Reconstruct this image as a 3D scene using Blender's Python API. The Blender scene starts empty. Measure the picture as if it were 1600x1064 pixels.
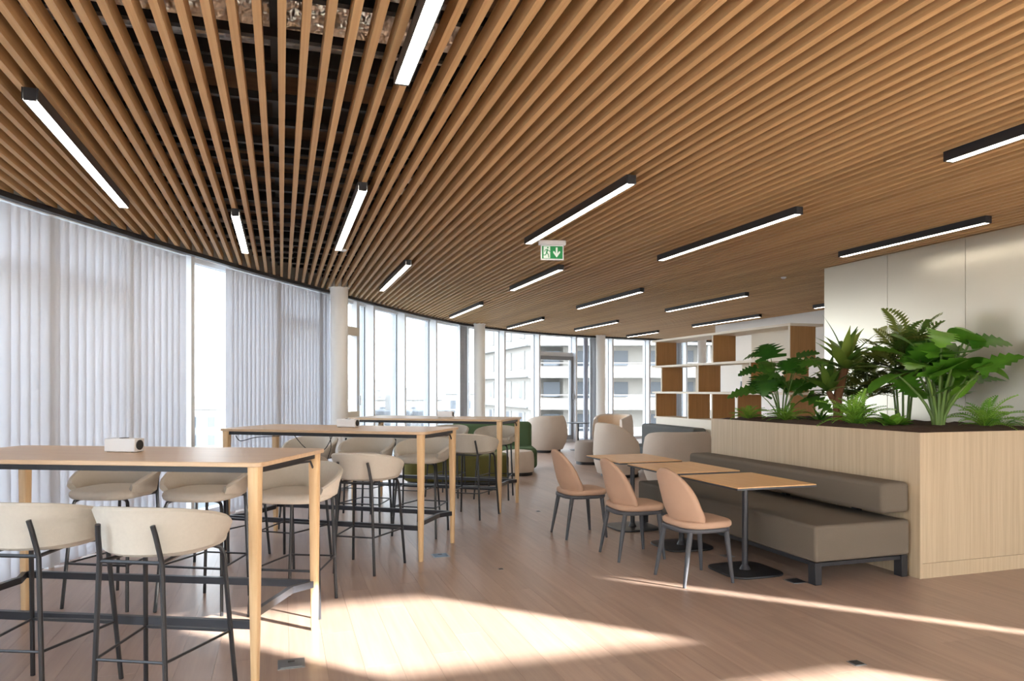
import bpy, bmesh, math, random
from mathutils import Vector, Matrix

R = math.radians
random.seed(7)
sc = bpy.context.scene
COL = sc.collection

# ------------------------------------------------------------------ camera, sky, sun, exposure
cam_data = bpy.data.cameras.new('camera')
cam = bpy.data.objects.new('camera', cam_data)
COL.objects.link(cam)
cam.location = (0, 0, 1.48)
cam.rotation_euler = (R(90), 0, -math.atan2(360, 1120))
cam_data.sensor_width = 36
cam_data.lens = 36 * 1120 / 1600
cam_data.shift_y = (607 - 532) / 1600
cam_data.clip_start = 0.05
cam_data.clip_end = 2000
sc.camera = cam

world = bpy.data.worlds.new('sky')
sc.world = world
world.use_nodes = True
wn, wl = world.node_tree.nodes, world.node_tree.links
bg = wn['Background']
bg.inputs['Strength'].default_value = 5.0
tc = wn.new('ShaderNodeTexCoord')
sep = wn.new('ShaderNodeSeparateXYZ')
ramp = wn.new('ShaderNodeValToRGB')
ramp.color_ramp.elements[0].position = 0.0
ramp.color_ramp.elements[0].color = (1.0, 0.985, 0.96, 1)
ramp.color_ramp.elements[1].position = 0.8
ramp.color_ramp.elements[1].color = (0.72, 0.84, 1.0, 1)
wl.new(tc.outputs['Generated'], sep.inputs[0])
wl.new(sep.outputs['Z'], ramp.inputs[0])
wl.new(ramp.outputs[0], bg.inputs['Color'])

SUN_K = 0.4655                       # rise of a sun ray per metre of +Y travelled backwards
sun_dir = Vector((-0.694 / 0.717, 1.0, -SUN_K)).normalized()   # the way the light travels
sd = bpy.data.lights.new('sun', 'SUN')
sd.energy = 25.0
sd.angle = R(0.9)
sd.color = (1.0, 0.965, 0.91)
sun = bpy.data.objects.new('sun', sd)
COL.objects.link(sun)
sun.location = (30, -30, 25)
sun.rotation_euler = sun_dir.to_track_quat('-Z', 'Y').to_euler()

vs = sc.view_settings
vs.view_transform = 'Standard'
vs.look = 'None'
vs.gamma = 1.0
vs.use_curve_mapping = False
vs.exposure = 0.95
sc.cycles.max_bounces = 10
sc.cycles.diffuse_bounces = 6
sc.cycles.transparent_max_bounces = 16
sc.cycles.sample_clamp_indirect = 8.0
sc.cycles.use_denoising = True

# ------------------------------------------------------------------ materials
MATS = {}

def srgb(h):
    if isinstance(h, str):
        v = [int(h[i:i + 2], 16) / 255 for i in (0, 2, 4)]
    else:
        v = [c / 255 for c in h]
    return tuple(c / 12.92 if c <= .04045 else ((c + .055) / 1.055) ** 2.4 for c in v) + (1.0,)

def newmat(name):
    m = bpy.data.materials.new(name)
    m.use_nodes = True
    MATS[name] = m
    nt = m.node_tree
    return m, nt.nodes, nt.links, nt.nodes['Principled BSDF']

def plain(name, col, rough=.5, metal=0.0, var=.06, scale=8.0, bump=0.0, bscale=200.0, spec=.5):
    """Principled with a slight procedural mottling and optional fine relief."""
    m, n, l, b = newmat(name)
    c = srgb(col)
    t = n.new('ShaderNodeTexCoord')
    nz = n.new('ShaderNodeTexNoise'); nz.inputs['Scale'].default_value = scale; nz.inputs['Detail'].default_value = 3
    l.new(t.outputs['Object'], nz.inputs['Vector'])
    mx = n.new('ShaderNodeMix'); mx.data_type = 'RGBA'
    mx.inputs['A'].default_value = tuple(x * (1 - var) for x in c[:3]) + (1,)
    mx.inputs['B'].default_value = tuple(min(1, x * (1 + var)) for x in c[:3]) + (1,)
    l.new(nz.outputs['Fac'], mx.inputs['Factor'])
    l.new(mx.outputs['Result'], b.inputs['Base Color'])
    b.inputs['Roughness'].default_value = rough
    b.inputs['Metallic'].default_value = metal
    b.inputs['Specular IOR Level'].default_value = spec
    if bump:
        n2 = n.new('ShaderNodeTexNoise'); n2.inputs['Scale'].default_value = bscale; n2.inputs['Detail'].default_value = 2
        l.new(t.outputs['Object'], n2.inputs['Vector'])
        bp = n.new('ShaderNodeBump'); bp.inputs['Strength'].default_value = bump; bp.inputs['Distance'].default_value = .004
        l.new(n2.outputs['Fac'], bp.inputs['Height'])
        l.new(bp.outputs['Normal'], b.inputs['Normal'])
    return m

def wood(name, c1, c2, axis=1, rough=.45, fine=60.0, along=2.0, rnd=.12, island=False, coord='Object', spec=.5):
    """Streaky grain along one axis, with a random shade per object (or per mesh island)."""
    m, n, l, b = newmat(name)
    t = n.new('ShaderNodeTexCoord')
    mp = n.new('ShaderNodeMapping')
    s = [fine] * 3; s[axis] = along
    mp.inputs['Scale'].default_value = s
    l.new(t.outputs[coord], mp.inputs['Vector'])
    if island:
        g = n.new('ShaderNodeNewGeometry'); rv = g.outputs['Random Per Island']
    else:
        g = n.new('ShaderNodeObjectInfo'); rv = g.outputs['Random']
    off = n.new('ShaderNodeVectorMath'); off.operation = 'ADD'
    sc_ = n.new('ShaderNodeMath'); sc_.operation = 'MULTIPLY'; sc_.inputs[1].default_value = 37.0
    l.new(rv, sc_.inputs[0])
    l.new(mp.outputs[0], off.inputs[0]); l.new(sc_.outputs[0], off.inputs[1])
    nz = n.new('ShaderNodeTexNoise'); nz.inputs['Scale'].default_value = 1.0; nz.inputs['Detail'].default_value = 4; nz.inputs['Roughness'].default_value = .6
    l.new(off.outputs[0], nz.inputs['Vector'])
    cr = n.new('ShaderNodeValToRGB')
    cr.color_ramp.elements[0].position = .3; cr.color_ramp.elements[0].color = srgb(c1)
    cr.color_ramp.elements[1].position = .72; cr.color_ramp.elements[1].color = srgb(c2)
    l.new(nz.outputs['Fac'], cr.inputs[0])
    hv = n.new('ShaderNodeHueSaturation')
    mr = n.new('ShaderNodeMapRange'); mr.inputs['To Min'].default_value = 1 - rnd; mr.inputs['To Max'].default_value = 1 + rnd
    l.new(rv, mr.inputs['Value']); l.new(mr.outputs[0], hv.inputs['Value'])
    l.new(cr.outputs[0], hv.inputs['Color'])
    l.new(hv.outputs[0], b.inputs['Base Color'])
    b.inputs['Roughness'].default_value = rough
    b.inputs['Specular IOR Level'].default_value = spec
    return m

def emit(name, col, strength):
    m, n, l, b = newmat(name)
    b.inputs['Base Color'].default_value = tuple(c * .6 for c in srgb(col)[:3]) + (1,)
    b.inputs['Emission Color'].default_value = srgb(col)
    b.inputs['Emission Strength'].default_value = strength
    return m

def glass(name, tint, gloss=.08):
    m, n, l, b = newmat(name)
    out = n['Material Output']; n.remove(b)
    tr = n.new('ShaderNodeBsdfTransparent'); tr.inputs['Color'].default_value = tint + (1,)
    gl = n.new('ShaderNodeBsdfGlossy'); gl.inputs['Roughness'].default_value = .02
    mx = n.new('ShaderNodeMixShader')
    lw = n.new('ShaderNodeLayerWeight'); lw.inputs['Blend'].default_value = .15
    ml = n.new('ShaderNodeMath'); ml.operation = 'MULTIPLY'; ml.inputs[1].default_value = gloss * 6
    l.new(lw.outputs['Fresnel'], ml.inputs[0]); l.new(ml.outputs[0], mx.inputs['Fac'])
    l.new(tr.outputs[0], mx.inputs[1]); l.new(gl.outputs[0], mx.inputs[2])
    l.new(mx.outputs[0], out.inputs['Surface'])
    return m

def cloth_translucent(name, col, trans):
    m, n, l, b = newmat(name)
    out = n['Material Output']; n.remove(b)
    c = srgb(col)
    t = n.new('ShaderNodeTexCoord')
    mp = n.new('ShaderNodeMapping'); mp.inputs['Scale'].default_value = (18, 18, .02)
    nz = n.new('ShaderNodeTexNoise'); nz.inputs['Scale'].default_value = 1; nz.inputs['Detail'].default_value = 2
    l.new(t.outputs['Object'], mp.inputs[0]); l.new(mp.outputs[0], nz.inputs['Vector'])
    cm = n.new('ShaderNodeMix'); cm.data_type = 'RGBA'
    cm.inputs['A'].default_value = tuple(x * .94 for x in c[:3]) + (1,); cm.inputs['B'].default_value = c
    l.new(nz.outputs['Fac'], cm.inputs['Factor'])
    df = n.new('ShaderNodeBsdfDiffuse'); tl = n.new('ShaderNodeBsdfTranslucent')
    l.new(cm.outputs['Result'], df.inputs['Color']); l.new(cm.outputs['Result'], tl.inputs['Color'])
    mx = n.new('ShaderNodeMixShader'); mx.inputs['Fac'].default_value = trans
    l.new(df.outputs[0], mx.inputs[1]); l.new(tl.outputs[0], mx.inputs[2])
    l.new(mx.outputs[0], out.inputs['Surface'])
    return m

def leafmat(name, c1, c2, rough=.35):
    m, n, l, b = newmat(name)
    oi = n.new('ShaderNodeObjectInfo')
    t = n.new('ShaderNodeTexCoord')
    nz = n.new('ShaderNodeTexNoise'); nz.inputs['Scale'].default_value = 9
    l.new(t.outputs['Object'], nz.inputs['Vector'])
    ad = n.new('ShaderNodeMath'); ad.operation = 'ADD'
    m2 = n.new('ShaderNodeMath'); m2.operation = 'MULTIPLY'; m2.inputs[1].default_value = .6
    l.new(nz.outputs['Fac'], m2.inputs[0]); l.new(m2.outputs[0], ad.inputs[0])
    m3 = n.new('ShaderNodeMath'); m3.operation = 'MULTIPLY_ADD'; m3.inputs[1].default_value = .8; m3.inputs[2].default_value = -.2
    l.new(oi.outputs['Random'], m3.inputs[0]); l.new(m3.outputs[0], ad.inputs[1])
    cr = n.new('ShaderNodeValToRGB')
    cr.color_ramp.elements[0].color = srgb(c1); cr.color_ramp.elements[1].color = srgb(c2)
    l.new(ad.outputs[0], cr.inputs[0])
    l.new(cr.outputs[0], b.inputs['Base Color'])
    b.inputs['Roughness'].default_value = rough
    out = n['Material Output']
    tl = n.new('ShaderNodeBsdfTranslucent'); l.new(cr.outputs[0], tl.inputs['Color'])
    mx = n.new('ShaderNodeMixShader'); mx.inputs['Fac'].default_value = .3
    l.new(b.outputs[0], mx.inputs[1]); l.new(tl.outputs[0], mx.inputs[2])
    l.new(mx.outputs[0], out.inputs['Surface'])
    return m

M_FLOOR = wood('floor_wood', '9C8577', 'AE9686', axis=1, rough=.32, fine=22, along=1.1, rnd=.07, spec=.35)
M_FLOORI = wood('floor_wood_far', '9C8577', 'AE9686', axis=1, rough=.32, fine=22, along=1.1, rnd=.07, island=True, spec=.35)
M_SUB = plain('floor_joint', '7A5E50', .8)
M_SLAT = wood('slat_oak', 'B48D60', 'C6A275', axis=1, rough=.55, fine=70, along=3, rnd=.09, spec=.3)
M_TABLE = wood('table_oak', 'C6A585', 'D4B897', axis=0, rough=.4, fine=40, along=2.2, rnd=.03)
M_LEG = wood('leg_oak', 'D4B083', 'E1C298', axis=2, rough=.45, fine=50, along=2.5, rnd=.03)
M_BISTRO = wood('bistro_oak', 'CF9F68', 'DDB27C', axis=1, rough=.4, fine=40, along=2.2, rnd=.02)
M_PLANT = wood('planter_veneer', 'B09C80', 'C4B195', axis=2, rough=.5, fine=38, along=1.2, rnd=.02)
M_SHELFW = wood('shelf_veneer', 'A67A49', 'B98B57', axis=2, rough=.5, fine=30, along=1.5, rnd=.04)
M_CREAM = plain('cream_board', 'E6DCCB', .5, var=.02)
M_BLACK = plain('black_metal', '26272B', .38, var=.05)
M_DGREY = plain('dark_metal', '3A3C42', .35, metal=.3, var=.05)
M_DECK = plain('deck_dark', '4A3F36', .9, var=.25, scale=3)
M_BOARD = wood('fibre_board', '5C4632', '7A5F45', axis=0, rough=.8, fine=14, along=3, rnd=.2)
M_RAIL = plain('rail_black', '161413', .5)
M_STOOL = plain('stool_linen', 'C2BBB0', .9, var=.06, scale=60, bump=.35, bscale=500, spec=.2)
M_CHAIR = plain('chair_tan', 'BF9E87', .75, var=.03, scale=20, bump=.1, bscale=600, spec=.25)
M_FRAME = plain('chair_frame', '484A50', .5)
M_BANQ = plain('banquette_fabric', '6E655A', .95, var=.07, scale=120, bump=.3, bscale=700, spec=.15)
M_TUB = plain('tub_fabric', 'C9BBAE', .95, var=.05, scale=60, bump=.2, bscale=500, spec=.15)
M_TUBIN = plain('tub_inner', 'D9BFA4', .95, var=.05, scale=60, bump=.2, bscale=500, spec=.15)
M_POUF2 = plain('pouf_fabric', '9C8F86', .95, var=.05, scale=60, spec=.15)
M_GREEN = plain('green_fabric', '55684A', .9, var=.06, scale=40, bump=.2, bscale=500, spec=.15)
M_OLIVE = plain('olive_fabric', '635F36', .9, var=.06, scale=40, bump=.2, bscale=500, spec=.15)
M_SOFA = plain('grey_fabric', '5F605F', .9, var=.06, scale=40, spec=.15)
M_WHITE = plain('white_paint', 'F1EEE9', .6, var=.015)
M_WALL = plain('wall_paint', 'ECE9E4', .7, var=.01)
M_ALU = plain('mullion_white', 'E3E6EA', .4, var=.02)
M_MGREY = plain('mullion_grey', '8C8F94', .4, var=.03)
M_GASK = plain('gasket', '2A2C30', .6)
M_PANEL = plain('panel_metal', 'DFD8C8', .3, metal=.7, var=.015, scale=2)
M_PLASTIC = plain('white_plastic', 'E8E9EC', .35, var=.01)
M_LED = emit('led', 'FFF4E4', 9.0)
M_GLASS = glass('facade_glass', (.76, .79, .81))
M_CLEAR = glass('clear_glass', (.97, .97, .97), .03)
M_BLIND = cloth_translucent('blind_fabric', 'E6E7EB', .46)
M_BLINDFILL = cloth_translucent('fill_blind_fabric', 'F4F2EE', .48)  # cloth of the added back blinds; its translucency sets the soft fill
M_BLINDG = plain('blind_stack', 'CBCBCD', .8, var=.08, scale=20)
M_FOIL = plain('foil', 'F4EDE2', .3, metal=1.0, var=.1, bump=1.0, bscale=14)
MATS['foil'].node_tree.nodes['Bump'].inputs['Distance'].default_value = .05
M_SOIL = plain('soil', '4A3328', .95, var=.5, scale=60, bump=.8, bscale=90)
M_BARK = plain('bark', '6E4A30', .9, var=.3, scale=30, bump=1.0, bscale=60)
M_STEM = plain('stem_green', '5E7A34', .5, var=.15)
M_MON = leafmat('leaf_dark', '26551F', '649C38')
M_PHI = leafmat('leaf_bright', '2C6A20', '7CB43A')
M_DRA = leafmat('leaf_dracaena', '3C6A28', '8C9E48')
M_PALM = leafmat('leaf_palm', '48662A', '969A4C')
M_FERN = leafmat('leaf_fern', '4C8A26', '9CC84C', .5)
M_SIGNG = emit('sign_green', '1F8A48', .25)
M_SIGNW = emit('sign_white', 'E8F2E4', .25)
M_STEEL = plain('steel', '9EA3A8', .3, metal=.9)
M_BLUE = plain('socket_blue', '5F7FA0', .4)
M_RED = plain('red', 'D83A3A', .5)
M_BLDG = plain('render_pale', 'A39E97', .9, var=.06, scale=.4)
M_BLDG2 = plain('balcony_pale', 'A3A19D', .9, var=.04, scale=.4)
M_BWIN = plain('far_window', '565B62', .3, var=.1)
M_ROOF = plain('far_roof', '7C7C7E', .8)
M_GROUND = plain('street', '6E6E6C', .9, var=.1, scale=.1)

# ------------------------------------------------------------------ mesh helpers
class MB:
    def __init__(s):
        s.v = []; s.f = []
    def add(s, vs, fs):
        o = len(s.v); s.v += [tuple(p) for p in vs]; s.f += [tuple(i + o for i in f) for f in fs]; return s
    def box(s, x0, x1, y0, y1, z0, z1):
        return s.add([(x0, y0, z0), (x1, y0, z0), (x1, y1, z0), (x0, y1, z0), (x0, y0, z1), (x1, y0, z1), (x1, y1, z1), (x0, y1, z1)],
                     [(0, 3, 2, 1), (4, 5, 6, 7), (0, 1, 5, 4), (1, 2, 6, 5), (2, 3, 7, 6), (3, 0, 4, 7)])
    def bar(s, p, q, w, h):
        p, q = Vector(p), Vector(q); d = (q - p).normalized()
        up = Vector((0, 0, 1)) if abs(d.z) < .95 else Vector((0, 1, 0))
        a = d.cross(up).normalized() * w / 2; b = a.cross(d).normalized() * h / 2
        vs = [p - a - b, p + a - b, p + a + b, p - a + b, q - a - b, q + a - b, q + a + b, q - a + b]
        return s.add(vs, [(0, 3, 2, 1), (4, 5, 6, 7), (0, 1, 5, 4), (1, 2, 6, 5), (2, 3, 7, 6), (3, 0, 4, 7)])
    def loops(s, loops, cap=True, closed=False):
        n = len(loops[0]); vs = [p for lp in loops for p in lp]; fs = []
        m = len(loops)
        for i in range(m if closed else m - 1):
            j = (i + 1) % m
            for k in range(n):
                k2 = (k + 1) % n
                fs.append((i * n + k, i * n + k2, j * n + k2, j * n + k))
        if cap and not closed:
            fs.append(tuple(range(n - 1, -1, -1))); fs.append(tuple((m - 1) * n + k for k in range(n)))
        return s.add(vs, fs)
    def tube(s, pts, r, n=8):
        pts = [Vector(p) for p in pts]
        rs = r if isinstance(r, (list, tuple)) else [r] * len(pts)
        lps = []; ref = None
        for i, p in enumerate(pts):
            d = (pts[min(i + 1, len(pts) - 1)] - pts[max(i - 1, 0)]).normalized()
            if ref is None:
                ref = d.cross(Vector((0, 0, 1)))
                if ref.length < .05: ref = d.cross(Vector((1, 0, 0)))
                ref.normalize()
            a = (ref - d * ref.dot(d)).normalized(); b = d.cross(a); ref = a
            lps.append([p + (a * math.cos(t) + b * math.sin(t)) * rs[i] for t in [2 * math.pi * k / n for k in range(n)]])
        return s.loops(lps)
    def lathe(s, prof, n=24, c=(0, 0, 0)):
        return s.loops([[(c[0] + r * math.cos(2 * math.pi * k / n), c[1] + r * math.sin(2 * math.pi * k / n), c[2] + z) for k in range(n)] for r, z in prof])
    def prism(s, poly, z0, z1):
        return s.loops([[(x, y, z0) for x, y in poly], [(x, y, z1) for x, y in poly]])
    def pad(s, a, b, z0, z1, rd, n=3.0, seg=28, c=(0, 0), crown=0.0):
        """Cushion: superellipse outline with rounded edges."""
        def ring(sc_a, sc_b, z):
            o = []
            for k in range(seg):
                t = 2 * math.pi * k / seg
                ct, st = math.cos(t), math.sin(t)
                o.append((c[0] + sc_a * math.copysign(abs(ct) ** (2 / n), ct), c[1] + sc_b * math.copysign(abs(st) ** (2 / n), st), z))
            return o
        L = []
        for ang in (0, 30, 60, 90):
            k = rd * (1 - math.sin(R(ang))); L.append(ring(a - k, b - k, z0 + rd * (1 - math.cos(R(ang)))))
        for ang in (90, 60, 30, 0):
            k = rd * (1 - math.sin(R(ang))); L.append(ring(a - k, b - k, z1 - rd * (1 - math.cos(R(ang)))))
        L.append(ring((a - rd) * .5, (b - rd) * .5, z1 + crown))
        return s.loops(L)
    def mesh(s, name):
        me = bpy.data.meshes.new(name)
        me.from_pydata(s.v, [], s.f); me.validate(); me.update()
        return me
    def build(s, name, mat, parent=None, smooth=False, bevel=0, bseg=2, loc=None, sub=0, thick=0, recalc=True):
        me = s.mesh(name)
        if recalc:
            bm = bmesh.new(); bm.from_mesh(me); bmesh.ops.recalc_face_normals(bm, faces=bm.faces); bm.to_mesh(me); bm.free()
        me.materials.append(mat)
        if smooth or bevel or sub:
            me.shade_smooth()
            if not sub: me.set_sharp_from_angle(angle=R(42))
        o = bpy.data.objects.new(name, me); COL.objects.link(o)
        if parent is not None: o.parent = parent
        if loc: o.location = loc
        if thick:
            md = o.modifiers.new('thickness', 'SOLIDIFY'); md.thickness = thick; md.offset = 0
        if bevel:
            md = o.modifiers.new('bevel', 'BEVEL'); md.width = bevel; md.segments = bseg; md.limit_method = 'ANGLE'; md.angle_limit = R(40)
        if sub:
            md = o.modifiers.new('smooth', 'SUBSURF'); md.levels = sub; md.render_levels = sub
        return o

def tag(o, label=None, cat=None, group=None, kind=None):
    if label: o['label'] = label
    if cat: o['category'] = cat
    if group: o['group'] = group
    if kind: o['kind'] = kind
    return o

def thing(name, label, cat, loc=(0, 0, 0), rz=0.0, group=None):
    o = bpy.data.objects.new(name, None); COL.objects.link(o)
    o.location = loc; o.rotation_euler = (0, 0, rz); o.empty_display_size = .1
    return tag(o, label, cat, group)

def dup(root, loc, rz, label=None):
    def cp(o, par):
        c = o.copy(); COL.objects.link(c)
        if par is not None: c.parent = par
        for ch in o.children: cp(ch, c)
        return c
    r = cp(root, None); r.location = loc; r.rotation_euler = (0, 0, rz)
    if label: r['label'] = label
    return r

def share(o, parent=None, **kw):
    c = o.copy(); COL.objects.link(c)
    if parent is not None: c.parent = parent
    for k, v in kw.items(): setattr(c, k, v)
    return c

# ------------------------------------------------------------------ plan of the curved glass front
CTRL = [(-2.55, -1.2), (-2.53, -.21), (-2.58, .84), (-2.63, 1.92), (-2.62, 2.98), (-2.53, 4.06), (-2.34, 5.1), (-2.04, 6.17), (-1.66, 7.0),
        (-1.22, 7.85), (-.73, 8.76), (-.22, 9.66), (.32, 10.55), (.86, 11.44), (1.41, 12.33), (1.98, 13.21), (2.56, 14.07), (3.17, 14.89),
        (3.83, 15.68), (4.54, 16.4), (5.33, 17.04), (6.21, 17.6), (7.16, 18.05), (8.18, 18.41), (9.23, 18.68), (10.25, 18.88), (11.3, 19.02), (12.4, 19.10), (13.6, 19.12)]
CV = []
for i in range(len(CTRL) - 1):
    p0, p1, p2, p3 = [Vector(CTRL[max(0, min(len(CTRL) - 1, i + k))]) for k in (-1, 0, 1, 2)]
    for k in range(8):
        t = k / 8
        CV.append(.5 * ((2 * p1) + (p2 - p0) * t + (2 * p0 - 5 * p1 + 4 * p2 - p3) * t * t + (3 * p1 - p0 - 3 * p2 + p3) * t ** 3))
CV.append(Vector(CTRL[-1]))
AL = [0.0]
for i in range(1, len(CV)): AL.append(AL[-1] + (CV[i] - CV[i - 1]).length)

def at(s, off=0.0):
    """Point and unit tangent at arc length s; off > 0 goes outwards through the glass."""
    i = 0
    while i < len(AL) - 2 and AL[i + 1] < s: i += 1
    d = (CV[i + 1] - CV[i]); t = (s - AL[i]) / max(1e-6, d.length); tn = d.normalized()
    return CV[i] + d * t + Vector((-tn.y, tn.x)) * off, tn

def yfac(X, off=0.0):
    best = None
    for i in range(40, len(CV) - 1):
        a, b = CV[i], CV[i + 1]
        if a.x <= X <= b.x: best = a.y + (b.y - a.y) * (X - a.x) / max(1e-6, b.x - a.x)
    if best is None: best = 4.0 if X < 0 else 18.9
    return best + off

def ribbon(s0, s1, o0, o1, z0, z1, step=.25):
    n = max(2, int((s1 - s0) / step)); L = []
    for k in range(n + 1):
        s = s0 + (s1 - s0) * k / n
        a, _ = at(s, o0); b, _ = at(s, o1)
        L.append([(a.x, a.y, z0), (b.x, b.y, z0), (b.x, b.y, z1), (a.x, a.y, z1)])
    return MB().loops(L)

XR = 9.72       # right wall
YB = -1.2       # back wall
ZC = 2.95       # underside of slats
ZD = 3.75       # deck above the slats
S_END = 28.9   # arc length where the curved front meets the right wall
GL = .24        # glass line outside the blind track

# ------------------------------------------------------------------ floor
poly = [tuple(at(s, GL + .1)[0]) for s in [k * .4 for k in range(int(S_END / .4) + 1)]]
XE = 13.4      # far end of the room beyond the right wall
poly = [p for p in poly if p[0] < XE] + [(XE, 19.3), (XE, YB)]
floor = tag(MB().prism(poly, -.25, -.006).build('floor', M_SUB), kind='structure', label='warm brown wooden plank floor')
pw, pl = .19, 1.5
cells = []
nx = int((XE + 2.6) / pw)
cy_, sy_ = math.cos(math.atan2(360, 1120)), math.sin(math.atan2(360, 1120))
for i in range(nx + 1):
    x0 = -2.62 + i * pw; x1 = min(x0 + pw, XE)
    lim = min(yfac(x0 + .02, GL), yfac(x1, GL))
    if x0 >= XE - .01: continue
    y = (YB if x0 < XR + .2 else 14.0) - random.random() * pl
    while y < lim:
        a, b = max(y, YB), min(y + pl, lim)
        if b - a > .05:
            xm, ym = (x0 + x1) / 2, (a + b) / 2
            best = 1e9
            for yy in (a, ym, b):
                r_, d_ = xm * cy_ - yy * sy_, xm * sy_ + yy * cy_
                if d_ > .5 and abs(r_ / d_) < .74 and 1.48 * 1120 / d_ < 470: best = min(best, d_)
            cells.append((best, x0, x1, a, b))
        y += pl
cells.sort()
unit = MB().box(-.5, .5, -.5, .5, -1, 0).mesh('plank'); unit.materials.append(M_FLOOR)
far = MB()
g = .0012
for k, (b_, x0, x1, a, b) in enumerate(cells):
    if k < 290 and b_ < 1e8:
        o = bpy.data.objects.new('plank', unit); COL.objects.link(o); o.parent = floor
        o.location = ((x0 + x1) / 2, (a + b) / 2, 0); o.scale = (x1 - x0 - g, b - a - g, .006)
    else:
        far.box(x0 + g / 2, x1 - g / 2, a + g / 2, b - g / 2, -.006, 0)
tag(far.build('plank_field', M_FLOORI, floor), kind='stuff')

# planks are scaled boxes: use world position for their grain
for m in (M_FLOOR, M_FLOORI):
    n, l = m.node_tree.nodes, m.node_tree.links
    gm = n.new('ShaderNodeNewGeometry')
    mp = next(x for x in n if x.type == 'MAPPING')
    l.new(gm.outputs['Position'], mp.inputs['Vector'])

# ------------------------------------------------------------------ ceiling: deck, slats, rails, services
ceiling = tag(MB().prism(poly, ZD, ZD + .25).build('ceiling', M_DECK), kind='structure', label='open slatted oak ceiling under a dark deck')
PITCH = .0935
slat_me = MB().box(-.0165, .0165, 0, 1, 0, .085).mesh('slat'); slat_me.materials.append(M_SLAT)
x = -2.43
while x < XE - .05:
    y1 = yfac(x, .02 if x > -2 else -.1)
    o = bpy.data.objects.new('slat', slat_me); COL.objects.link(o); o.parent = ceiling
    ys0 = YB if x < XR else 14.6
    o.location = (x, ys0 + .02, ZC); o.scale = (1, y1 - ys0 - .04, 1)
    x += PITCH

def xfac(Y):
    """Left limit of the room at a given Y."""
    c = [p for p in CV if abs(p.y - Y) < .35]
    return max(p.x for p in c) if c else -2.4

yy = .4
while yy < 18.4:
    x0 = xfac(yy) + .15
    if x0 < XR - .3:
        MB().box(x0, XR - .02, yy - .018, yy + .018, ZC + .087, ZC + .127).build('cross_rail', M_RAIL, ceiling)
    yy += .37
yy = .6
k = 0
while yy < 12:
    x0 = xfac(yy) + .3
    w = .42 if k % 2 else .26
    MB().box(x0, min(XR - .1, x0 + 7.5), yy, yy + w, ZC + .30 + .04 * (k % 3), ZC + .33 + .04 * (k % 3)).build('fibre_panel', M_BOARD, ceiling)
    if k % 2 == 0:
        MB().box(x0, min(XR - .1, x0 + 7), yy + w + .03, yy + w + .07, ZC + .2, ZC + .3).build('hanger_channel', M_RAIL, ceiling)
    yy += .74
    k += 1
for xx in (-.02, 2.6, 5.2, 7.8):
    MB().box(xx - .03, xx + .03, .3, yfac(xx) - .2, ZC + .13, ZC + .19).build('support_channel', M_RAIL, ceiling)
# foil wrapped duct above the slats
MB().tube([(-1.5, 3.72, ZC + .42), (-.7, 3.68, ZC + .43), (.1, 3.64, ZC + .42), (.85, 3.62, ZC + .43)], .22, 20).build('foil_duct', M_FOIL, ceiling, smooth=True)
MB().tube([(1.0, 6.3, ZC + .4), (1.8, 6.25, ZC + .4), (2.6, 6.3, ZC + .41)], .16, 16).build('foil_duct', M_FOIL, ceiling, smooth=True)

# black edge where the slats meet the glass front, and the upstand above it
tag(ribbon(0, S_END, -.06, .0, ZC - .045, ZC - .002).build('trim_1', M_BLACK), kind='structure', label='black curved blind track under the slat ends')
tag(ribbon(0, S_END, .03, GL + .1, ZC + .0, ZD).build('wall_left', M_WHITE), kind='structure', label='white upstand above the curved glass front')

# ------------------------------------------------------------------ window bays along the curve
MULL = [.25, 1.62, 2.99, 4.36, 5.73, 6.9, 8.1, 9.05, 10.02, 11.78, 12.92, 13.72, 14.80, 16.12, 17.58, 19.08, 20.67, 22.05, 23.42, 24.75, 26.1, 27.45]
# s from the surveyed drawing; keep in the spline's own arc length
def mullion(s, parent, depth=.2, w=.06):
    p, t = at(s); nrm = Vector((-t.y, t.x))
    def q(u, v): a = p + t * u + nrm * v; return (a.x, a.y)
    o = MB().prism([q(-w / 2, GL - depth), q(w / 2, GL - depth), q(w / 2, GL + .1), q(-w / 2, GL + .1)], 0, ZC + .02).build('mullion', M_ALU, parent)
    MB().prism([q(-w / 2 - .006, GL - .035), q(w / 2 + .006, GL - .035), q(w / 2 + .006, GL - .02), q(-w / 2 - .006, GL - .02)], 0.02, ZC).build('gasket', M_GASK, parent)

def bay(n, s0, s1, trans=None, door=False, casement=False):
    e = thing('window_%d' % n, None, None); tag(e, kind='structure')
    mullion(s1, e)
    a, b = s0 + .03, s1 - .03
    ribbon(a, b, GL - .006, GL + .006, .06, ZC, .3).build('pane', M_GLASS, e)
    ribbon(a, b, GL - .06, GL + .06, 0, .08, .3).build('sill', M_ALU, e)
    ribbon(a, b, GL - .05, GL + .05, ZC - .05, ZC + .03, .3).build('head_frame', M_ALU, e)
    if trans:
        ribbon(a, b, GL - .07, GL + .05, trans, trans + .11, .3).build('transom', M_ALU, e)
    if casement or door:
        mt = M_MGREY if door else M_ALU
        w = .085 if door else .075
        top = trans
        ribbon(a, a + w, GL - .1, GL - .02, .08, top, .2).build('sash_stile', mt, e)
        ribbon(b - w, b, GL - .1, GL - .02, .08, top, .2).build('sash_stile', mt, e)
        ribbon(a, b, GL - .1, GL - .02, top - .1, top, .2).build('sash_rail', mt, e)
        ribbon(a, b, GL - .1, GL - .02, .08, .2 if door else .98, .2).build('sash_rail', mt, e)
        p, t = at(b - w / 2, GL - .12)
        MB().box(p.x - .012, p.x + .012, p.y - .05, p.y + .0, 1.18, 1.34).build('handle', M_STEEL, e, bevel=.004)
    return e

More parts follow.
